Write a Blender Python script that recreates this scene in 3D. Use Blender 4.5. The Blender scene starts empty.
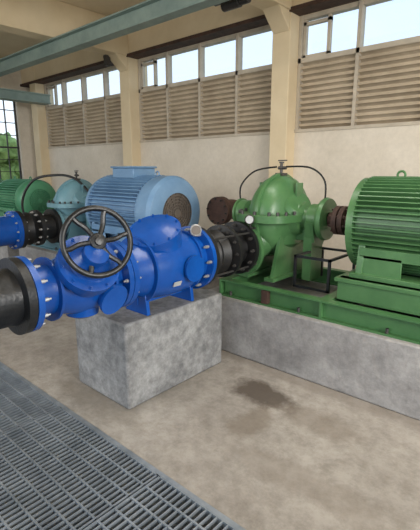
import bpy, bmesh, math, random
from mathutils import Vector, Matrix
random.seed(4)
scene=bpy.context.scene
col=scene.collection
scene.view_settings.view_transform='Standard'
scene.view_settings.look='None'

# ---------------------------------------------------------------- materials
def new_mat(name):
    m=bpy.data.materials.new(name); m.use_nodes=True
    nt=m.node_tree; b=nt.nodes['Principled BSDF']
    return m,nt,b
def mottled(name,c1,c2,scale=3.0,rough=0.6,metal=0.0,bump=0.0,bscale=40,c3=None,spec=0.5,detail=6,grain=0):
    m,nt,b=new_mat(name)
    tc=nt.nodes.new('ShaderNodeTexCoord')
    n=nt.nodes.new('ShaderNodeTexNoise'); n.inputs['Scale'].default_value=scale; n.inputs['Detail'].default_value=detail
    n.inputs['Roughness'].default_value=0.65
    r=nt.nodes.new('ShaderNodeValToRGB')
    r.color_ramp.elements[0].position=0.33; r.color_ramp.elements[0].color=(*c1,1)
    r.color_ramp.elements[1].position=0.68; r.color_ramp.elements[1].color=(*c2,1)
    if c3:
        e=r.color_ramp.elements.new(0.78); e.color=(*c3,1)
    nt.links.new(tc.outputs['Object'],n.inputs['Vector'])
    nt.links.new(n.outputs['Fac'],r.inputs['Fac'])
    cur=r.outputs['Color']
    if grain:
        n3=nt.nodes.new('ShaderNodeTexNoise'); n3.inputs['Scale'].default_value=14; n3.inputs['Detail'].default_value=12; n3.inputs['Roughness'].default_value=0.8
        nt.links.new(tc.outputs['Object'],n3.inputs['Vector'])
        r3=nt.nodes.new('ShaderNodeValToRGB')
        r3.color_ramp.elements[0].position=0.36; r3.color_ramp.elements[0].color=(1-grain,1-grain,1-grain,1)
        r3.color_ramp.elements[1].position=0.60; r3.color_ramp.elements[1].color=(1.05,1.05,1.05,1)
        nt.links.new(n3.outputs['Fac'],r3.inputs['Fac'])
        mx=nt.nodes.new('ShaderNodeMix'); mx.data_type='RGBA'; mx.blend_type='MULTIPLY'; mx.inputs['Factor'].default_value=1
        nt.links.new(cur,mx.inputs['A']); nt.links.new(r3.outputs['Color'],mx.inputs['B']); cur=mx.outputs['Result']
    nt.links.new(cur,b.inputs['Base Color'])
    b.inputs['Roughness'].default_value=rough; b.inputs['Metallic'].default_value=metal
    b.inputs['Specular IOR Level'].default_value=spec
    if bump:
        n2=nt.nodes.new('ShaderNodeTexNoise'); n2.inputs['Scale'].default_value=bscale; n2.inputs['Detail'].default_value=5
        nt.links.new(tc.outputs['Object'],n2.inputs['Vector'])
        bp=nt.nodes.new('ShaderNodeBump'); bp.inputs['Strength'].default_value=bump; bp.inputs['Distance'].default_value=0.01
        nt.links.new(n2.outputs['Fac'],bp.inputs['Height']); nt.links.new(bp.outputs['Normal'],b.inputs['Normal'])
    return m
M={}
M['blue']=mottled('blue_paint',(0.003,0.055,0.27),(0.006,0.092,0.42),2.5,0.27,bump=0.12,bscale=60)
M['green']=mottled('green_paint',(0.055,0.145,0.052),(0.092,0.215,0.082),3,0.34,bump=0.12,bscale=50)
M['dgreen']=mottled('green_frame_paint',(0.045,0.135,0.045),(0.075,0.195,0.07),3,0.42)
M['lgreen']=mottled('light_green_paint',(0.05,0.20,0.10),(0.08,0.28,0.15),3,0.4)
M['ltblue']=mottled('light_blue_paint',(0.12,0.23,0.38),(0.18,0.31,0.47),3,0.36)
M['teal']=mottled('teal_paint',(0.11,0.24,0.29),(0.17,0.32,0.37),3,0.45)
M['black']=mottled('black_coating',(0.006,0.007,0.008),(0.014,0.015,0.017),8,0.38,bump=0.2,bscale=60)
M['rubber']=mottled('black_rubber',(0.005,0.005,0.006),(0.012,0.0115,0.011),8,0.5)
M['rust']=mottled('rusty_iron',(0.035,0.018,0.013),(0.09,0.045,0.032),9,0.7,bump=0.3)
M['dark']=mottled('dark_steel',(0.03,0.028,0.028),(0.07,0.065,0.06),9,0.5,metal=.3)
M['steel']=mottled('zinc_bolt_steel',(0.35,0.35,0.36),(0.52,0.52,0.5),12,0.45,metal=0.6)
M['white']=mottled('white_dial',(0.38,0.40,0.40),(0.48,0.48,0.48),5,0.5)
M['grill']=mottled('fan_grille_metal',(0.10,0.085,0.07),(0.16,0.13,0.11),8,0.6)
M['louver']=mottled('louver_slat',(0.36,0.28,0.19),(0.52,0.42,0.30),2.0,0.7)
M['frame']=mottled('window_frame_paint',(0.42,0.36,0.28),(0.55,0.48,0.38),4,0.6)
M['cream']=mottled('cream_beam_paint',(0.66,0.53,0.34),(0.76,0.63,0.43),1.2,0.8,bump=0.1)
M['ceil']=mottled('ceiling_plaster',(0.66,0.55,0.38),(0.78,0.67,0.49),0.8,0.9)
M['cranebeam']=mottled('crane_beam_paint',(0.16,0.22,0.20),(0.25,0.32,0.28),3,0.55,c3=(0.2,0.16,0.1))
M['grate']=mottled('galvanised_grating',(0.20,0.23,0.26),(0.36,0.40,0.44),6,0.45,metal=0.45)
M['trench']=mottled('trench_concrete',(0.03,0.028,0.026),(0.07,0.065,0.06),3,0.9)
M['leaf']=mottled('foliage',(0.10,0.17,0.04),(0.35,0.48,0.15),3,0.8)
M['bark']=mottled('bark',(0.08,0.05,0.03),(0.15,0.1,0.07),5,0.9)
M['ground']=mottled('outside_ground',(0.35,0.30,0.2),(0.45,0.40,0.28),0.5,0.95)
M['conc_block']=mottled('block_concrete',(0.17,0.17,0.172),(0.36,0.36,0.355),3.5,0.85,bump=0.6,bscale=22,detail=12,grain=.35)
M['conc_plinth']=mottled('plinth_concrete',(0.23,0.22,0.215),(0.43,0.415,0.40),2.5,0.85,bump=0.5,bscale=22,detail=12,grain=.28)
M['wall']=mottled('wall_plaster',(0.60,0.53,0.43),(0.74,0.67,0.57),0.9,0.9,bump=0.12,bscale=15,detail=8,grain=.06)

def floor_mat():
    m,nt,b=new_mat('floor_concrete')
    N=nt.nodes.new; L=nt.links.new
    tc=N('ShaderNodeTexCoord')
    def noise(s,d=8,r=0.65):
        n=N('ShaderNodeTexNoise'); n.inputs['Scale'].default_value=s; n.inputs['Detail'].default_value=d; n.inputs['Roughness'].default_value=r
        L(tc.outputs['Object'],n.inputs['Vector']); return n
    n1=noise(1.1); r1=N('ShaderNodeValToRGB')
    r1.color_ramp.elements[0].position=0.3; r1.color_ramp.elements[0].color=(0.27,0.24,0.21,1)
    r1.color_ramp.elements[1].position=0.7; r1.color_ramp.elements[1].color=(0.45,0.415,0.37,1)
    L(n1.outputs['Fac'],r1.inputs['Fac'])
    n2=noise(9,14,.78); r2=N('ShaderNodeValToRGB')
    r2.color_ramp.elements[0].position=0.38; r2.color_ramp.elements[0].color=(0.72,0.71,0.69,1)
    r2.color_ramp.elements[1].position=0.58; r2.color_ramp.elements[1].color=(1.05,1.05,1.05,1)
    L(n2.outputs['Fac'],r2.inputs['Fac'])
    mx=N('ShaderNodeMix'); mx.data_type='RGBA'; mx.blend_type='MULTIPLY'; mx.inputs['Factor'].default_value=1
    L(r1.outputs['Color'],mx.inputs['A']); L(r2.outputs['Color'],mx.inputs['B'])
    cur=mx.outputs['Result']
    n3=noise(5,8,.7)
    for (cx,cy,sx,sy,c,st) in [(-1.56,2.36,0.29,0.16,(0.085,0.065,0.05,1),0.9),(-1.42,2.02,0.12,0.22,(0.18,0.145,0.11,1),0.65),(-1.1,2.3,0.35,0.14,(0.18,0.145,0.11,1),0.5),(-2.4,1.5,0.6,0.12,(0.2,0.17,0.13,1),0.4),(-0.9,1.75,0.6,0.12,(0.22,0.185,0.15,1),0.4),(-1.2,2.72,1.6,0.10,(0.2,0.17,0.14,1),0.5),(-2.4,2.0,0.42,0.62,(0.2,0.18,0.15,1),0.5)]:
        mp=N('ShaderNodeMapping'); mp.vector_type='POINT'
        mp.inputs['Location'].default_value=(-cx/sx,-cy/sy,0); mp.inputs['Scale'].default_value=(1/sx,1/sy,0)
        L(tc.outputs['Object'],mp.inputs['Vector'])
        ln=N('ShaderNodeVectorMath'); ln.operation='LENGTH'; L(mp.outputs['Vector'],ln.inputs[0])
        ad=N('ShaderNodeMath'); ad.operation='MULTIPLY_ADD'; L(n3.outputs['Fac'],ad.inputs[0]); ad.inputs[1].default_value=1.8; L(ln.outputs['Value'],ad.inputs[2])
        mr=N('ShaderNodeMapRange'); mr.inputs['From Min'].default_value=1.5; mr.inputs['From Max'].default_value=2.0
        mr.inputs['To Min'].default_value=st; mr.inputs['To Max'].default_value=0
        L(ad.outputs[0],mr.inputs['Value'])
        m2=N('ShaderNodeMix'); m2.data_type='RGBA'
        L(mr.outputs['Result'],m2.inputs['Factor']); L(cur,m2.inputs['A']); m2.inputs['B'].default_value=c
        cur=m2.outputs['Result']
    L(cur,b.inputs['Base Color']); b.inputs['Roughness'].default_value=0.65
    n4=noise(30,6); bp=N('ShaderNodeBump'); bp.inputs['Strength'].default_value=0.25; bp.inputs['Distance'].default_value=0.01
    L(n4.outputs['Fac'],bp.inputs['Height']); L(bp.outputs['Normal'],b.inputs['Normal'])
    return m
M['floor']=floor_mat()
def glass_mat():
    m=bpy.data.materials.new('window_glass'); m.use_nodes=True; nt=m.node_tree
    for n in list(nt.nodes):
        if n.type!='OUTPUT_MATERIAL': nt.nodes.remove(n)
    o=nt.nodes['Material Output']
    t=nt.nodes.new('ShaderNodeBsdfTransparent'); t.inputs['Color'].default_value=(0.95,0.98,1,1)
    g=nt.nodes.new('ShaderNodeBsdfGlossy'); g.inputs['Roughness'].default_value=0.05
    mx=nt.nodes.new('ShaderNodeMixShader'); mx.inputs[0].default_value=0.05
    nt.links.new(t.outputs[0],mx.inputs[1]); nt.links.new(g.outputs[0],mx.inputs[2]); nt.links.new(mx.outputs[0],o.inputs['Surface'])
    return m
M['glass']=glass_mat()

# ---------------------------------------------------------------- mesh builder
X=Vector((1,0,0)); Y=Vector((0,1,0)); Z=Vector((0,0,1))
class MB:
    def __init__(s): s.bm=bmesh.new()
    def box(s,c,size,R=None):
        c=Vector(c); vs=[]
        for i in (-1,1):
            for j in (-1,1):
                for k in (-1,1):
                    v=Vector((i*size[0]/2,j*size[1]/2,k*size[2]/2))
                    if R is not None: v=R@v
                    vs.append(s.bm.verts.new(c+v))
        for f in ((0,1,3,2),(4,6,7,5),(0,4,5,1),(2,3,7,6),(0,2,6,4),(1,5,7,3)):
            s.bm.faces.new([vs[i] for i in f])
        return s
    def bb(s,x0,x1,y0,y1,z0,z1):
        return s.box(((x0+x1)/2,(y0+y1)/2,(z0+z1)/2),(x1-x0,y1-y0,z1-z0))
    def lathe(s,o,axis,prof,seg=36,closed=False):
        o=Vector(o); a=Vector(axis).normalized(); u=a.orthogonal().normalized(); w=a.cross(u)
        rings=[]
        for t,r in prof:
            if r<1e-6: rings.append([s.bm.verts.new(o+a*t)])
            else: rings.append([s.bm.verts.new(o+a*t+(u*math.cos(2*math.pi*i/seg)+w*math.sin(2*math.pi*i/seg))*r) for i in range(seg)])
        pairs=list(zip(rings,rings[1:]))
        if closed: pairs.append((rings[-1],rings[0]))
        for A,B in pairs:
            if len(A)==1 and len(B)==1: continue
            for i in range(seg):
                j=(i+1)%seg
                if len(A)==1: s.bm.faces.new([A[0],B[i],B[j]])
                elif len(B)==1: s.bm.faces.new([A[i],B[0],A[j]])
                else: s.bm.faces.new([A[i],B[i],B[j],A[j]])
        return s
    def cyl(s,p0,p1,r,seg=20,r2=None):
        p0=Vector(p0); p1=Vector(p1); l=(p1-p0).length
        r2=r if r2 is None else r2
        return s.lathe(p0,p1-p0,[(0,0),(0,r),(l,r2),(l,0)],seg)
    def torus(s,o,axis,R,r,seg=48,ps=12):
        return s.lathe(o,axis,[(r*math.sin(2*math.pi*i/ps),R+r*math.cos(2*math.pi*i/ps)) for i in range(ps)],seg,True)
    def bolts(s,c,axis,R,n,r,l,ph=0.0):
        c=Vector(c); a=Vector(axis).normalized(); u=a.orthogonal().normalized(); w=a.cross(u)
        for i in range(n):
            t=2*math.pi*(i+0.5)/n+ph
            p=c+(u*math.cos(t)+w*math.sin(t))*R
            s.lathe(p-a*l/2,a,[(0,0),(0,r),(l,r),(l,0)],6)
            s.lathe(p-a*l*0.65,a,[(0,0),(0,r*0.55),(l*1.3,r*0.55),(l*1.3,0)],6)
        return s
    def tube(s,pts,r,seg=8,sub=6):
        P=[Vector(p) for p in pts]; Q=[]
        for i in range(len(P)-1):
            p0=P[max(i-1,0)];p1=P[i];p2=P[i+1];p3=P[min(i+2,len(P)-1)]
            for k in range(sub):
                t=k/sub
                Q.append(0.5*((2*p1)+(p2-p0)*t+(2*p0-5*p1+4*p2-p3)*t*t+(3*p1-p0-3*p2+p3)*t**3))
        Q.append(P[-1])
        rings=[];u=None
        for i,q in enumerate(Q):
            d=(Q[min(i+1,len(Q)-1)]-Q[max(i-1,0)]).normalized()
            if u is None: u=d.orthogonal().normalized()
            else:
                u=(u-d*u.dot(d)).normalized()
            w=d.cross(u)
            rings.append([s.bm.verts.new(q+(u*math.cos(2*math.pi*k/seg)+w*math.sin(2*math.pi*k/seg))*r) for k in range(seg)])
        for A,B in zip(rings,rings[1:]):
            for i in range(seg):
                j=(i+1)%seg; s.bm.faces.new([A[i],A[j],B[j],B[i]])
        s.bm.faces.new(rings[0]); s.bm.faces.new(rings[-1])
        return s
    def poly(s,pts2,axis,o,th):
        A=[];B=[]
        for p in pts2:
            if axis=='x': a=Vector((o-th/2,p[0],p[1])); b=Vector((o+th/2,p[0],p[1]))
            else: a=Vector((p[0],o-th/2,p[1])); b=Vector((p[0],o+th/2,p[1]))
            A.append(s.bm.verts.new(a)); B.append(s.bm.verts.new(b))
        n=len(A)
        s.bm.faces.new(A); s.bm.faces.new(B[::-1])
        for i in range(n): s.bm.faces.new([A[i],B[i],B[(i+1)%n],A[(i+1)%n]])
        return s
    def done(s,name,mat,parent=None,bevel=0,ang=32,sx=None):
        if sx:
            for v in s.bm.verts: v.co.x=sx[0]+(v.co.x-sx[0])*sx[1]
        bmesh.ops.recalc_face_normals(s.bm,faces=s.bm.faces)
        for f in s.bm.faces: f.smooth=True
        for e in s.bm.edges:
            if len(e.link_faces)==2 and e.calc_face_angle(0)>math.radians(ang): e.smooth=False
        me=bpy.data.meshes.new(name); s.bm.to_mesh(me); s.bm.free()
        me.materials.append(M[mat])
        o=bpy.data.objects.new(name,me); col.objects.link(o)
        if bevel:
            b=o.modifiers.new('bevel','BEVEL'); b.width=bevel; b.segments=2; b.limit_method='ANGLE'; b.angle_limit=math.radians(50)
        if parent:
            o.parent=parent; o.matrix_parent_inverse=Matrix.Translation(-parent.location)
        return o
def empty(name,loc=(0,0,0)):
    e=bpy.data.objects.new(name,None); e.location=loc; e.empty_display_size=0.1; col.objects.link(e); return e

# ---------------------------------------------------------------- room
NW=5.5; FRONT=5.28; LB=2.12; LT=3.06; WT=3.62; CZ=4.2
XW=-10.9; XE=4.2; YS=-3.2
pillx=[-10.35,-6.80,-3.38,0.28,4.05]
b=MB(); b.bb(XW,XE,1.30,NW+.25,-0.5,0); b.bb(XW,XE,YS,0.10,-0.5,0); b.done('floor','floor')
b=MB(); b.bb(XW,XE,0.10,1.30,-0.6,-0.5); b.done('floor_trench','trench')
b=MB(); b.bb(XW-25,XE+25,YS-25,NW+30,-0.9,-0.62); b.done('ground','ground')
b=MB(); b.bb(XW-.2,XE,YS,NW+.25,CZ,CZ+.2); b.done('ceiling','ceil')
b=MB(); b.bb(XW-.2,XE,NW,NW+.25,0,LB); b.bb(XW-.2,XE,NW,NW+.25,WT,CZ); b.bb(XW-.2,pillx[0],NW,NW+.25,LB,WT); b.done('wall_north','wall')
wy0,wy1,wz0,wz1=2.0,5.12,0.95,3.36
b=MB(); b.bb(XW-.2,XW,YS,wy0,0,CZ); b.bb(XW-.2,XW,wy1,NW,0,CZ); b.bb(XW-.2,XW,wy0,wy1,0,wz0); b.bb(XW-.2,XW,wy0,wy1,wz1,CZ); b.done('wall_west','wall')
PW=.14
for i,px in enumerate(pillx):
    b=MB(); b.bb(px-PW,px+PW,FRONT,NW+.24,0,CZ); b.done('pillar','cream' ,bevel=0.01)
b=MB(); b.bb(XW,XE,FRONT+.02,NW+.0,WT+.04,CZ); b.done('trim_1','cream')
b=MB(); b.bb(XW,XE,FRONT-.03,NW,WT-.0,WT+.05); b.done('trim_2','rust')
for i,px in enumerate(pillx[1:]):
    b=MB(); b.bb(px-.15,px+.15,YS,FRONT,3.64,CZ); 
    b.poly([(FRONT,3.66),(FRONT,3.40),(FRONT-.30,3.66)],'x',px,.26)
    b.done('ceiling_beam','cream',bevel=0.01)
for yy in (2.2,-0.6):
    b=MB(); b.bb(XW,XE,yy-.12,yy+.12,3.85,CZ); b.done('ceiling_beam','cream')

wn=1
for bi in range(4):
    x0=pillx[bi]+PW; x1=pillx[bi+1]-PW
    par=empty('window_%d'%wn,((x0+x1)/2,NW+.1,LB)); wn+=1
    n=4; w=(x1-x0)/n
    b=MB()
    for k in range(n+1):
        xx=x0+k*w; xx=min(max(xx,x0+.025),x1-.025)
        b.bb(xx-.022,xx+.022,NW+.0,NW+.12,LB,WT)
    b.bb(x0,x1,NW+.0,NW+.12,LT-.03,LT+.03); b.bb(x0,x1,NW+.02,NW+.12,WT-.05,WT); b.bb(x0,x1,NW-.02,NW+.12,LB,LB+.04)
    b.bb(x0+.05,x0+.09,NW+.04,NW+.1,LT,WT); b.bb(x0+.40,x0+.44,NW+.04,NW+.1,LT,WT); b.bb(x0+.05,x0+.44,NW+.04,NW+.1,LT+.03,LT+.07); b.bb(x0+.05,x0+.44,NW+.04,NW+.1,WT-.12,WT-.08)
    b.done('frame','frame',par)
    b=MB(); nsl=12
    for k in range(nsl):
        z=LB+.075+k*(LT-LB-.09)/(nsl-1)*0.97
        b.box(((x0+x1)/2,NW+.075,z),(x1-x0-.02,.008,.115),Matrix.Rotation(math.radians(52),3,'X'))
        b.box(((x0+x1)/2,NW+.024,z+.024),(x1-x0-.02,.010,.036))
    b.done('louver_slats','louver',par)
    b=MB(); b.bb(x0,x1,NW+.068,NW+.072,LT+.03,WT-.05); b.done('glass','glass',par)
par=empty('window_%d'%wn,(XW-.1,(wy0+wy1)/2,wz0))
b=MB()
for k in range(13):
    yy=wy0+.02+(wy1-wy0-.04)*k/12; t=.03 if k%4==0 else .012
    b.bb(XW-.12,XW-.08,yy-t/2-.004,yy+t/2+.004,wz0,wz1)
for k in range(9):
    zz=wz0+.02+(wz1-wz0-.04)*k/8; t=.02 if k%4==0 else .008
    b.bb(XW-.125,XW-.075,wy0,wy1,zz-t,zz+t)
b.done('grid','dark',par)

for (tx,ty,s) in [(-19,8.5,1.5),(-20.5,4.2,1.9),(-18,11.5,1.6),(-21,13.5,2.0),(-20,0,1.8)]:
    par=empty('tree',(tx,ty,-.62))
    b=MB(); b.tube([(tx,ty,-.62),(tx+.1,ty,.6),(tx,ty+.1,1.8)],.12); b.done('trunk','bark',par)
    b=MB()
    for k in range(14):
        c=Vector((tx+random.uniform(-.9,.9)*s*.7,ty+random.uniform(-.9,.9)*s*.7,1.4+random.uniform(-.9,1.1)*s*.7))
        r=bmesh.ops.create_icosphere(b.bm,subdivisions=3,radius=s*random.uniform(.25,.45),matrix=Matrix.Translation(c))
        for v in r['verts']:
            v.co=c+(v.co-c)*random.uniform(.65,1.3)
    b.done('foliage','leaf',par,ang=180)

# ---------------------------------------------------------------- crane runway + girder
b=MB()
y=3.9
b.bb(XW+.1,XE-.2,y-.085,y+.085,3.41,3.43); b.bb(XW+.1,XE-.2,y-.085,y+.085,3.62,3.64); b.bb(XW+.1,XE-.2,y-.008,y+.008,3.43,3.62)
b.done('crane_runway_beam','cranebeam')
b=MB(); b.bb(-9.75,-9.55,-2.8,5.27,3.10,3.26); b.bb(-9.80,-9.50,-2.8,5.27,3.08,3.105); b.bb(-9.80,-9.50,-2.8,5.27,3.255,3.28); b.done('crane_girder','cranebeam')
par=empty('chain_hoist',(-3.4,4.55,3.4))
b=MB(); b.bb(-3.75,-3.1,4.3,4.36,3.56,3.64); b.cyl((-3.6,4.33,3.52),(-3.35,4.33,3.52),.06); b.cyl((-3.35,4.33,3.52),(-3.22,4.33,3.52),.045); b.bb(-3.5,-3.42,4.30,4.36,3.5,3.6); b.done('hoist_body','dark',par,.005)
b=MB(); b.tube([(-7.0,5.0,3.64),(-6.95,5.0,3.5),(-6.8,5.0,3.46)],.02); b.bb(-6.95,-6.88,4.95,5.05,3.46,3.64); b.done('runway_bracket','dark')

# ---------------------------------------------------------------- grating
gx0,gx1,gy0,gy1=XW+.05,XE-.05,0.115,1.285
par=empty('floor_grating',(-2,.7,0))
b=MB()
pw=1.0
seams=[-2.5+k*pw for k in range(-8,7)]
for sx in seams:
    a0=max(sx+.006,gx0); a1=min(sx+pw-.006,gx1)
    if a1-a0<.1: continue
    b.bb(a0,a0+.008,gy0,gy1,-.035,0.004); b.bb(a1-.008,a1,gy0,gy1,-.035,0.004)
    b.bb(a0,a1,gy0,gy0+.006,-.035,0.004); b.bb(a0,a1,gy1-.006,gy1,-.035,0.004)
    n=int((a1-a0)/.034)
    for k in range(1,n):
        xx=a0+(a1-a0)*k/n
        b.bb(xx-.0028,xx+.0028,gy0,gy1,-.032,0.002)
    m=12
    for k in range(1,m):
        yy=gy0+(gy1-gy0)*k/m
        b.bb(a0,a1,yy-.005,yy+.005,-.010,0.003)
b.done('bars','grate',par)
b=MB(); b.bb(gx0,gx1,1.286,1.312,-.04,.004); b.bb(gx0,gx1,.088,.114,-.04,.004); b.done('angle_frame','grate',par)

# ---------------------------------------------------------------- concrete bases
BT=.615
b=MB(); b.bb(-2.74,-2.12,1.57,2.56,0,BT)
b.done('concrete_block','conc_block',bevel=.015)
PT=.50
b=MB(); b.bb(-2.56,.75,2.75,3.95,0,PT); b.done('concrete_plinth','conc_plinth',bevel=.012)
b=MB(); b.bb(-6.35,-3.15,2.8,3.9,0,PT); b.done('concrete_plinth','conc_plinth',bevel=.012)
b=MB(); b.bb(-10.2,-6.75,2.8,3.9,0,PT); b.done('concrete_plinth','conc_plinth',bevel=.012)

def base_frame(name,x0,x1,y0,y1,z0,h,mat):
    par=empty(name,((x0+x1)/2,(y0+y1)/2,z0))
    b=MB(); fl=.075; t=.014
    for yy,sg in ((y0,1),(y1,-1)):
        ya,yb=sorted((yy+sg*.045,yy+sg*(.045+t))); b.bb(x0,x1,ya,yb,z0,z0+h)
        ya,yb=sorted((yy,yy+sg*fl)); b.bb(x0,x1,ya,yb,z0,z0+t); b.bb(x0,x1,ya,yb,z0+h-t,z0+h)
        n=int((x1-x0)/.8)
        for k in range(n+1):
            xx=x0+.01+(x1-x0-.02)*k/n; ya,yb=sorted((yy+.002*sg,yy+sg*.045)); b.bb(xx-.008,xx+.008,ya,yb,z0+t,z0+h-t)
    n=4
    for k in range(n):
        xx=x0+.04+(x1-x0-.08)*k/(n-1)
        b.bb(xx-.04,xx+.04,y0+.03,y1-.03,z0+h-.02,z0+h); b.bb(xx-.007,xx+.007,y0+.04,y1-.04,z0,z0+h-.02)
    b.done('channels',mat,par)
    b=MB()
    for yy in (y0+.02,y1-.02):
        for k in range(5):
            xx=x0+.12+(x1-x0-.24)*k/4; b.cyl((xx,yy,z0+t),(xx,yy,z0+t+.035),.012,6)
    b.done('anchor_bolts','dark',par)
    return par
FH=.15; FT=PT+FH
p0_=base_frame('base_frame',-2.36,.6,2.80,3.86,PT,FH,'dgreen')
b=MB(); b.bb(-1.90,-1.84,2.797,2.84,PT+.02,PT+.13); b.done('nameplate_bracket','rust',p0_)
base_frame('base_frame',-6.25,-3.25,2.9,3.8,PT,.12,'teal')
base_frame('base_frame',-10.0,-6.85,2.9,3.8,PT,.12,'dgreen')

# ---------------------------------------------------------------- motor
def motor(name,x0,x1,y,z,r,mat,zbase,fan_east=True,box='top',grill='grill',nf=52,shaft=.12,gr=.55):
    par=empty(name,((x0+x1)/2,y,zbase))
    L=x1-x0; s=1 if fan_east else -1
    xs=x0 if fan_east else x1
    o=(xs,y,z); A=(s,0,0)
    b=MB()
    ri=r*.86
    b.lathe(o,A,[(0,0),(0,r*.35),(.03,r*.40),(.05,r*.7),(.07,r*.98),(.12,r*.98),(.12,ri),(L*.80,ri),(L*.80,r*.98),(L*.84,r*.98),(L*.84,r*.9),(L*.85,0)],48)
    b.done('stator_housing',mat,par)
    b=MB()
    for k in range(nf):
        t=2*math.pi*k/nf
        R=Matrix.Rotation(t,3,'X')
        c=Vector((xs+s*(.12+L*.80)/2,y,z))+R@Vector((0,0,(ri+r)/2-.01))
        b.box(c,(L*.80-.12,.009,r-ri+.03),R)
    b.done('cooling_fins',mat,par)
    b=MB()
    b.lathe(o,A,[(L*.83,r*.9),(L*.83,r*1.0),(L*.95,r*1.0),(L*.985,r*.93),(L,r*.80),(L,r*gr),(L*.985,r*gr),(L*.97,r*.85),(L*.83,r*.9)],48)
    b.done('fan_cowl',mat,par)
    b=MB()
    for k in range(7): b.torus((xs+s*L*.992,y,z),A,r*gr*(.16+.14*k),.006,36,6)
    for k in range(8):
        R=Matrix.Rotation(math.pi*k/8,3,'X'); b.box((xs+s*L*.985,y,z),(.012,.012,r*gr*2),R)
    b.lathe((xs+s*L*.975,y,z),A,[(0,0),(0,r*gr),(.004,r*gr),(.004,0)],36)
    b.cyl((xs+s*L*.97,y,z),(xs+s*L*1.0,y,z),r*.12)
    b.done('fan_grille',grill,par)
    b=MB()
    xa,xb=xs+s*.14,xs+s*L*.78
    xa,xb=min(xa,xb),max(xa,xb)
    for xx in (xa+.06,xb-.06):
        for sy in (-1,1):
            b.poly([(y+sy*r*.30,z-r*.85),(y+sy*r*.93,z-r*.35),(y+sy*r*1.02,zbase),(y+sy*r*.30,zbase)],'x',xx,.05)
    for sy in (-1,1):
        ya,yb=sorted((y+sy*r*.55,y+sy*r*1.08))
        b.bb(xa,xb,ya,yb,zbase,zbase+.035)
        # foot plate: two webs with an open arch between them
        ya,yb=sorted((y+sy*r*.92,y+sy*r*.96)); lw=(xb-xa)*.30
        b.bb(xa+.05,xa+.05+lw,ya,yb,zbase+.03,z-r*.55); b.bb(xb-.05-lw,xb-.05,ya,yb,zbase+.03,z-r*.55)
        b.bb(xa+.05,xb-.05,ya,yb,z-r*.62,z-r*.40)
    b.done('feet',mat,par,.004)
    b=MB(); b.cyl((xs-s*shaft,y,z),(xs+s*.02,y,z),.04); b.done('shaft','steel',par)
    b=MB()
    if box=='top':
        xm=x0+L*.42
        b.bb(xm-.20,xm+.20,y-.17,y+.17,z+r*.92,z+r*1.20); b.bb(xm-.22,xm+.22,y-.19,y+.19,z+r*1.20,z+r*1.25)
    else:
        xm=(x0+x1)/2; 
        b.bb(xm-.16,xm+.16,y+r*.9,y+r*1.22,z-.13,z+.13)
    b.done('terminal_box',mat,par,.008)
    b=MB()
    for xx in (x0+L*.22,x0+L*.75): b.torus((xx,y,z+r*1.04),(0,1,0),.028,.009,20,8); b.cyl((xx,y,z+r*.9),(xx,y,z+r*.98),.02,10)
    b.done('lifting_eyes',mat,par)
    return par

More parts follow.
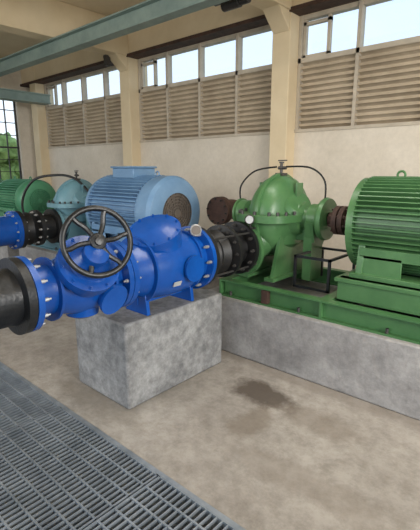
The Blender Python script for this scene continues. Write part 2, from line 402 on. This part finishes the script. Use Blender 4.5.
# ---------------------------------------------------------------- split-case pump
def pump(name,xc,y,z,mat,zbase,noz_z,noz_y,k=1.0,noz_r=.24,gauge=True,nx=None,kx=1.0):
    par=empty(name,(xc,y,zbase)); nx=xc if nx is None else nx
    S=(xc,kx)
    b=MB()
    b.lathe((xc,y,z),X,[(-.40*k,0),(-.40*k,.085*k),(-.33*k,.10*k),(-.32*k,.14*k),(-.24*k,.17*k),(-.20*k,.22*k),(-.17*k,.30*k),(-.11*k,.345*k),(-.05*k,.362*k),(.05*k,.362*k),(.11*k,.345*k),(.17*k,.30*k),(.20*k,.22*k),(.24*k,.17*k),(.32*k,.14*k),(.33*k,.10*k),(.40*k,.085*k),(.40*k,0)],48)
    b.lathe((xc,y,z),X,[(-.018*k,.34*k),(-.018*k,.385*k),(.018*k,.385*k),(.018*k,.34*k)],48,True)
    for sg in (-1,1):
        b.lathe((xc+sg*.40*k,y,z),(sg,0,0),[(-.02,.07*k),(0,.10*k),(.02*k,.125*k),(.13*k,.125*k),(.14*k,.14*k),(.165*k,.14*k),(.165*k,0)],28)
        b.poly([(y-.13*k,z-.03),(y+.13*k,z-.03),(y+.09*k,z-.20*k),(y-.09*k,z-.20*k)],'x',xc+sg*.46*k,.10*k)
        b.box((xc+sg*.30*k,y,z-.14*k),(.30*k,.05,.12*k))
    for sg in (-1,1):
        b.lathe((xc+sg*.17*k,y,z+.02),(sg*.55,-.25,.62),[(0,.17*k),(.13*k,.165*k),(.17*k,.13*k),(.18*k,0)],24)
        b.poly([(y-.05,z+.30*k),(y+.05,z+.30*k),(y+.05,z+.10*k),(y-.05,z+.10*k)],'x',xc+sg*.24*k,.02)
    b.done('casing',mat,par,sx=S)
    b=MB()
    out=[]
    for i in range(40):
        t=2*math.pi*i/40; cx=math.cos(t); sy_=math.sin(t)
        px=(abs(cx)**.55)*math.copysign(.36*k,cx); py=(abs(sy_)**.7)*math.copysign(.43*k,sy_)
        out.append((px,py))
    A=[b.bm.verts.new((xc+p[0],y+p[1],z-.03*k)) for p in out]; B=[b.bm.verts.new((xc+p[0],y+p[1],z+.035*k)) for p in out]
    b.bm.faces.new(A); b.bm.faces.new(B[::-1])
    for i in range(40): b.bm.faces.new([A[i],B[i],B[(i+1)%40],A[(i+1)%40]])
    b.done('split_flange',mat,par,.004,sx=S)
    b=MB()
    for i in range(0,40,2):
        p=out[i]; b.cyl((xc+p[0]*.92,y+p[1]*.94,z+.03*k),(xc+p[0]*.92,y+p[1]*.94,z+.065*k),.016*k,6)
    b.done('casing_bolts','dark' ,par,sx=S)
    b=MB()
    L=(y-noz_y)
    b.tube([(xc,y-.02,z-.12*k),(nx*.4+xc*.6,y-L*.45,z*.35+noz_z*.65),(nx,noz_y+.10,noz_z),(nx,noz_y+.02,noz_z)],noz_r*.68,24,8)
    b.lathe((nx,noz_y,noz_z),Y,[(0,noz_r*.5),(0,noz_r),(.04,noz_r),(.045,noz_r*.72),(.045,noz_r*.5)],36,True)
    b.tube([(xc,y+.02,z-.12*k),(xc,y+.2*k,z-.2*k),(xc,y+.42*k,z-.22*k)],noz_r*.7,24,8)
    b.lathe((xc,y+.42*k,z-.22*k),Y,[(0,0),(0,noz_r),(.04,noz_r),(.04,0)],36)
    b.done('nozzles',mat,par)
    b=MB()
    b.lathe((xc,y,z-.1*k),(0,0,-1),[(0,.26*k),(.14*k,.24*k),(.2*k,.16*k),(.22*k,0)],24)
    for sg in (-1,1):
        b.poly([(y-.20*k,z-.12*k),(y+.20*k,z-.12*k),(y+.33*k,zbase),(y-.33*k,zbase)],'x',xc+sg*.17*k,.035)
        b.bb(xc+sg*.17*k-.06*k,xc+sg*.17*k+.06*k,y-.36*k,y+.36*k,zbase,zbase+.03)
        b.bb(xc+sg*.44*k-.05*k,xc+sg*.44*k+.05*k,y-.10*k,y+.10*k,zbase,z-.1*k)
    b.done('lower_casing',mat,par,0,sx=S)
    b=MB()
    b.bolts((nx,noz_y+.02,noz_z),Y,noz_r*.86,12,.013,.08)
    b.done('flange_bolts','dark',par)
    b=MB()
    b.cyl((xc,y,z+.36*k),(xc,y,z+.48*k),.013,10); b.cyl((xc-.03,y,z+.43*k),(xc+.05,y,z+.43*k),.015,10); b.cyl((xc,y,z+.47*k),(xc,y,z+.485*k),.022,12)
    b.box((xc+.01,y,z+.495*k),(.09,.012,.01)); b.bb(xc-.04,xc+.04,y-.04,y+.04,z+.35*k,z+.385*k)
    b.done('vent_valve','dark',par)
    if gauge:
        g=Vector((xc-.01,y-.46*k,z+.0)); d=Vector((.55,-.8,.1)).normalized()
        b=MB(); b.tube([(xc-.01,y-.25*k,z-.06),(xc-.01,y-.42*k,z-.08),g-d*.005],.009); b.lathe(g,d,[(0,0),(0,.040),(.022,.042),(.027,.036),(.023,.034),(.023,0)],24); b.done('pressure_gauge','dark',par)
        b=MB(); b.lathe(g+d*.023,d,[(0.001,0),(0.001,.033),(.002,.033),(.002,0)],24); b.done('gauge_dial','white',par)
        b=MB()
        b.tube([(xc-.44*k,y-.02,z+.10*k),(xc-.44*k,y-.02,z+.26*k),(xc-.28*k,y-.02,z+.40*k),(xc-.05,y,z+.44*k)],.008)
        b.tube([(xc+.05,y,z+.44*k),(xc+.30*k,y-.02,z+.43*k),(xc+.44*k,y-.02,z+.32*k),(xc+.45*k,y-.02,z+.12*k)],.008)
        b.done('seal_water_hose','rubber',par)
    return par

def coupling(par,x0,x1,y,z,r,mat='rust'):
    L=x1-x0; b=MB()
    b.lathe((x0,y,z),X,[(0,0),(0,r*.5),(L*.25,r*.55),(L*.28,r),(L*.46,r),(L*.46,r*.75),(L*.52,r*.75),(L*.52,r),(L*.70,r),(L*.73,r*.6),(L,r*.55),(L,0)],32)
    b.bolts((x0+L*.49,y,z),X,r*.8,8,.014,L*.55)
    b.done('shaft_coupling',mat,par)

YA=3.36; ZA=1.19; NY=2.955
pp=pump('water_pump',-2.10,YA,ZA,'green',FT,.905,NY,1.0,.235,nx=-2.25,kx=.80)
b=MB(); b.lathe((-1.66,YA,ZA),X,[(0,.06),(0,.175),(.02,.185),(.05,.175),(.05,.06)],36,True); b.done('bearing_disc','green',pp)
pm=motor('electric_motor',-1.38,.10,YA,ZA,.36,'green',FT+.17,True,'side',nf=56,shaft=.02)
coupling(pm,-1.60,-1.385,YA,ZA,.12)
b=MB()
b.bb(-1.30,-.25,YA-.44,YA-.36,FT,FT+.17); b.bb(-1.30,-.25,YA+.36,YA+.44,FT,FT+.17); b.bb(-1.32,-.23,YA-.46,YA+.46,FT+.14,FT+.17)
b.bb(-1.30,-1.26,YA-.42,YA+.42,FT,FT+.15); b.bb(-.29,-.25,YA-.42,YA+.42,FT,FT+.15)
b.done('motor_stool','green',pm,bevel=.004)
b=MB()
for xx in (-1.72,-1.42):
    for yy in (3.02,3.5):
        b.bb(xx-.01,xx+.01,yy-.01,yy+.01,FT,FT+.27)
b.bb(-1.73,-1.41,3.01,3.03,FT+.25,FT+.27); b.bb(-1.73,-1.41,3.49,3.51,FT+.25,FT+.27); b.bb(-1.73,-1.71,3.01,3.51,FT+.25,FT+.27); b.bb(-1.43,-1.41,3.01,3.51,FT+.25,FT+.27); b.bb(-1.73,-1.41,3.01,3.03,FT,FT+.02)
b.done('guard_bracket','black',pp)

YB=3.35
pm=motor('electric_motor',-4.75,-3.44,YB,1.12,.42,'ltblue',PT+.12,True,'top',nf=56,shaft=.02)
coupling(pm,-4.99,-4.77,YB,1.12,.13)
pp2=pump('water_pump',-5.5,YB,1.12,'teal',PT+.12,.84,2.955,.95,.235,gauge=False,kx=.9)
pm=motor('electric_motor',-7.7,-6.62,YB,1.12,.33,'lgreen',PT+.12,True,'side',grill='lgreen',nf=44,shaft=.02)
coupling(pm,-7.95,-7.72,YB,1.12,.12)
pump('water_pump',-8.5,YB,1.12,'lgreen',PT+.12,.84,2.95,.95,.235,gauge=False)

# ---------------------------------------------------------------- front blue valve train
AX,AZ=-2.27,.925
def P(y,z=AZ): return (AX,y,z)
par=empty('blue_valve_pipeline',(AX,1.9,BT))
b=MB()
b.lathe((AX,0,AZ),Y,[(.985,.12),(.985,.215),(1.02,.215),(1.025,.15),(1.10,.145),(1.20,.165),(1.28,.185),(1.42,.185),(1.50,.165),(1.54,.15),(1.57,.15),(1.57,.225),(1.605,.225),(1.605,.12)],44,True)
b.done('gate_valve_body','blue',par)
b=MB()
b.lathe((AX,0,AZ),Y,[(1.61,.12),(1.61,.225),(1.65,.225),(1.655,.17),(1.72,.175),(1.80,.20),(1.90,.225),(2.02,.235),(2.16,.232),(2.24,.215),(2.28,.195),(2.33,.192),(2.335,.25),(2.372,.25),(2.372,.12)],44,True)
hd=Vector((.22,-.42,.88)).normalized()
b.lathe((AX+.0,2.02,AZ+.08),hd,[(0,.19),(.15,.17),(.165,.165),(.165,.19),(.188,.19),(.192,.19),(.215,.19),(.217,.15),(.235,.10),(.24,0)],32)
b.lathe((AX+.1,2.12,AZ-.01),(1,0,0),[(0,.08),(.14,.08),(.145,.095),(.165,.095),(.165,0)],24)
for yy in (1.80,2.24): b.lathe((AX,yy-.008,AZ),Y,[(0,.17),(0,.232),(.016,.232),(.016,.17)],40,True)
b.bb(AX-.02,AX+.02,1.78,2.28,AZ-.25,AZ-.2)
b.done('check_valve_body','blue',par)
b=MB()
ax=Vector((.78,-.10,.60)).normalized(); c0=Vector((AX,1.33,AZ))
b.lathe(c0,ax,[(0,.16),(.20,.145),(.205,.18),(.235,.18),(.24,.18),(.265,.18),(.27,.12),(.32,.08),(.36,.07),(.36,0)],32)
b.lathe((AX,1.36,AZ-.05),(0,0,-1),[(0,.13),(.15,.10),(.17,.06),(.17,0)],24)
for yy in (1.14,1.50): b.lathe((AX,yy-.008,AZ),Y,[(0,.14),(0,.19),(.016,.19),(.016,.14)],32,True)
b.lathe(Vector((AX+.05,1.44,AZ-.04)),(1,.1,-.35),[(0,.085),(.15,.08),(.155,.10),(.175,.10),(.175,0)],20)
b.done('bonnet','blue',par)
b=MB()
b.bolts(P(1.6075),Y,.20,12,.012,.105); b.bolts(P(2.35),Y,.226,12,.012,.105); b.bolts(P(1.0),Y,.19,12,.011,.10)
b.done('flange_bolts','steel',par)
b=MB()
b.bolts(c0+ax*.236,ax,.162,10,.010,.075)
b.bolts(Vector((AX,2.02,AZ+.08))+hd*.19,hd,.172,10,.010,.065)
b.done('cover_bolts','blue',par)
b=MB()
for yy in (1.80,2.24):
    b.poly([(AX-.10,AZ-.15),(AX+.10,AZ-.15),(AX+.12,BT),(AX-.12,BT)],'y',yy,.03)
b.done('support_feet','blue',par,.004)
wc=Vector((-1.98,1.31,1.215)); wax=Vector((.90,-.28,.26)).normalized()
b=MB()
gb=c0+ax*.34
b.lathe(gb,ax,[(-.02,.07),(.02,.075),(.05,.07),(.07,0)],20)
b.cyl(gb+ax*.03,wc-wax*.03,.024,14)
b.done('stem','blue',par)
b=MB()
WR=.187
b.torus(wc,wax,WR,.0165,56,12)
b.lathe(wc-wax*.03,wax,[(0,0),(0,.045),(.03,.05),(.05,.042),(.055,.025),(.07,.022),(.073,0)],20)
u=wax.orthogonal().normalized(); w=wax.cross(u)
for k in range(6):
    t=2*math.pi*k/6+.3; d=u*math.cos(t)+w*math.sin(t); d2=u*math.cos(t+.10)+w*math.sin(t+.10)
    b.tube([wc+d*.03-wax*.0,wc+d*.10-wax*.010,wc+d2*.15-wax*.005,wc+d2*WR],.0145,8,5)
b.done('handwheel','black',par)
g=Vector((AX+.13,2.26,AZ+.24)); d=Vector((.85,-.5,.1)).normalized()
b=MB(); b.cyl((AX+.08,2.26,AZ+.14),g,.01); b.lathe(g,d,[(0,0),(0,.042),(.024,.044),(.027,.037),(.022,.036),(.022,0)],24); b.done('pressure_gauge','steel',par)
b=MB(); b.lathe(g+d*.022,d,[(0.001,0),(0.001,.035),(.002,.035),(.002,0)],24); b.done('gauge_dial','grill',par)
b=MB(); b.box((AX+.222,1.98,AZ-.10),(.006,.07,.035),Matrix.Rotation(.45,3,'Y')); b.done('name_plate','white',par)

par=empty('black_pipe',(AX,.4,0))
b=MB()
b.lathe((AX,0,AZ),Y,[(-1.0,0),(-1.0,.155),(.87,.155),(.93,.16),(.935,.215),(.98,.215),(.98,0)],44)
b.lathe((AX,0,AZ),Y,[(.64,.15),(.64,.185),(.68,.185),(.68,.15)],44,True)
b.lathe((AX,-1.0,0),Z,[(0,0),(0,.155),(AZ+.155,.155),(AZ+.155,0)],32)
b.done('pipe_run','black',par)
par=empty('rubber_expansion_joint',(AX,2.7,AZ))
b=MB()
b.lathe((AX,0,AZ),Y,[(2.378,.12),(2.378,.245),(2.415,.245),(2.42,.155),(2.45,.15),(2.47,.165),(2.51,.19),(2.55,.165),(2.57,.155),(2.59,.165),(2.63,.19),(2.67,.165),(2.685,.15),(2.70,.225),(2.735,.225),(2.74,.145),(2.78,.14),(2.87,.14),(2.905,.145),(2.91,.235),(2.95,.235),(2.95,.12)],44,True)
b.done('bellows','rubber',par)
b=MB()
b.bolts(P(2.717),Y,.195,12,.014,.08); b.bolts(P(2.925),Y,.205,12,.014,.10)
for k in range(4):
    t=math.pi/4+k*math.pi/2; p=Vector((AX+.21*math.cos(t),0,AZ+.21*math.sin(t))); b.cyl(p+Y*2.40,p+Y*2.93,.009,8)
b.done('tie_rods','dark',par)

par=empty('discharge_pipeline',(-5.5,2,.5)); BX=-5.5
b=MB()
b.lathe((BX,0,.84),Y,[(-1.0,0),(-1.0,.17),(1.0,.17),(1.05,.23),(1.1,.23),(1.15,.18),(1.5,.24),(1.8,.24),(2.0,.19),(2.35,.19),(2.355,.25),(2.41,.25),(2.41,.12)],36)
b.lathe((BX,-1.0,0),Z,[(0,0),(0,.16),(.95,.16),(.95,0)],24)
b.done('valve_body','blue',par)
b=MB(); b.lathe((BX,0,.84),Y,[(2.415,.12),(2.415,.245),(2.47,.245),(2.475,.18),(2.57,.22),(2.66,.18),(2.665,.24),(2.72,.24),(2.73,.17),(2.89,.17),(2.895,.24),(2.945,.24),(2.945,.12)],36,True); b.done('bellows','rubber',par)
b=MB(); b.bolts((BX,2.41,.84),Y,.22,12,.015,.12); b.bolts((BX,2.69,.84),Y,.21,12,.015,.1); b.done('flange_bolts','steel',par)
b=MB(); b.bb(BX-.24,BX+.24,1.4,1.95,0,.60); b.done('concrete_block','conc_block',bevel=.012)

par=empty('suction_pipe',(-2.95,4.05,0))
b=MB()
b.tube([(-3.15,4.25,0),(-3.15,4.25,.5),(-3.15,4.25,.85),(-3.18,4.22,1.06),(-3.24,4.1,1.13),(-3.24,3.85,1.13)],.12,20,5)
b.lathe((-3.24,3.90,1.13),Y,[(-.05,0),(-.05,.165),(0,.165),(0,.13)],30)
b.lathe((-3.24,3.85,1.13),Y,[(-.05,0),(-.05,.165),(-.005,.165),(-.005,0)],30)
b.done('pipe_elbow','rust',par)
b=MB(); b.bolts((-3.24,3.85,1.13),Y,.14,10,.012,.12); b.done('flange_bolts','dark',par)

b=MB(); b.tube([(-6.3,3.0,.62),(-6.3,2.9,1.1),(-6.1,3.0,1.45),(-5.75,3.2,1.53),(-5.45,3.3,1.48),(-5.2,3.35,1.3)],.018,8,8); b.done('power_cable','rubber',pp2)

# ---------------------------------------------------------------- lights and world
w=bpy.data.worlds.new('World'); scene.world=w; w.use_nodes=True
nt=w.node_tree; bg=nt.nodes['Background']
tc=nt.nodes.new('ShaderNodeTexCoord'); sp=nt.nodes.new('ShaderNodeSeparateXYZ'); rp=nt.nodes.new('ShaderNodeValToRGB')
nt.links.new(tc.outputs['Generated'],sp.inputs[0]); nt.links.new(sp.outputs['Z'],rp.inputs['Fac'])
rp.color_ramp.elements[0].position=0.0; rp.color_ramp.elements[0].color=(0.84,0.92,1.0,1)
rp.color_ramp.elements[1].position=0.8; rp.color_ramp.elements[1].color=(0.45,0.66,0.95,1)
nt.links.new(rp.outputs['Color'],bg.inputs['Color']); bg.inputs['Strength'].default_value=1.45
def area(name,loc,target,sx,sy,power,colr):
    l=bpy.data.lights.new(name,'AREA'); l.shape='RECTANGLE'; l.size=sx; l.size_y=sy; l.energy=power; l.color=colr
    o=bpy.data.objects.new(name,l); o.location=loc; o.rotation_euler=(Vector(target)-Vector(loc)).to_track_quat('-Z','Y').to_euler(); col.objects.link(o)
area('added_side_fill',(-5.0,-3.0,2.5),(-4.4,3.5,1.8),6,2.4,140,(1,.95,.88))  # area lamp added as soft fill across the open south side
area('added_side_fill.001',(3.9,.8,2.5),(-3,3.2,1.2),2.4,1.6,320,(1,.96,.9))  # second added fill at the open east end, brightens east-facing sides
area('added_overhead_fill',(-1.3,2.6,3.78),(-1.3,2.4,0),3.0,.3,50,(1,.96,.88))  # overhead fill added for soft top light, no known fixture

# ---------------------------------------------------------------- camera
f=421.0; yaw=math.radians(41.4); p=math.radians(12.7)
F=Vector((-math.sin(yaw)*math.cos(p),math.cos(yaw)*math.cos(p),-math.sin(p)))
R=Vector((math.cos(yaw),math.sin(yaw),0)); U=R.cross(F)
cam=bpy.data.cameras.new('camera'); co=bpy.data.objects.new('camera',cam); col.objects.link(co)
cam.sensor_fit='HORIZONTAL'; cam.sensor_width=36; cam.lens=36*f/420; cam.clip_start=.05
mat=Matrix((R,U,-F)).transposed().to_4x4(); mat.translation=Vector((0,0,1.6)); co.matrix_world=mat
scene.camera=co
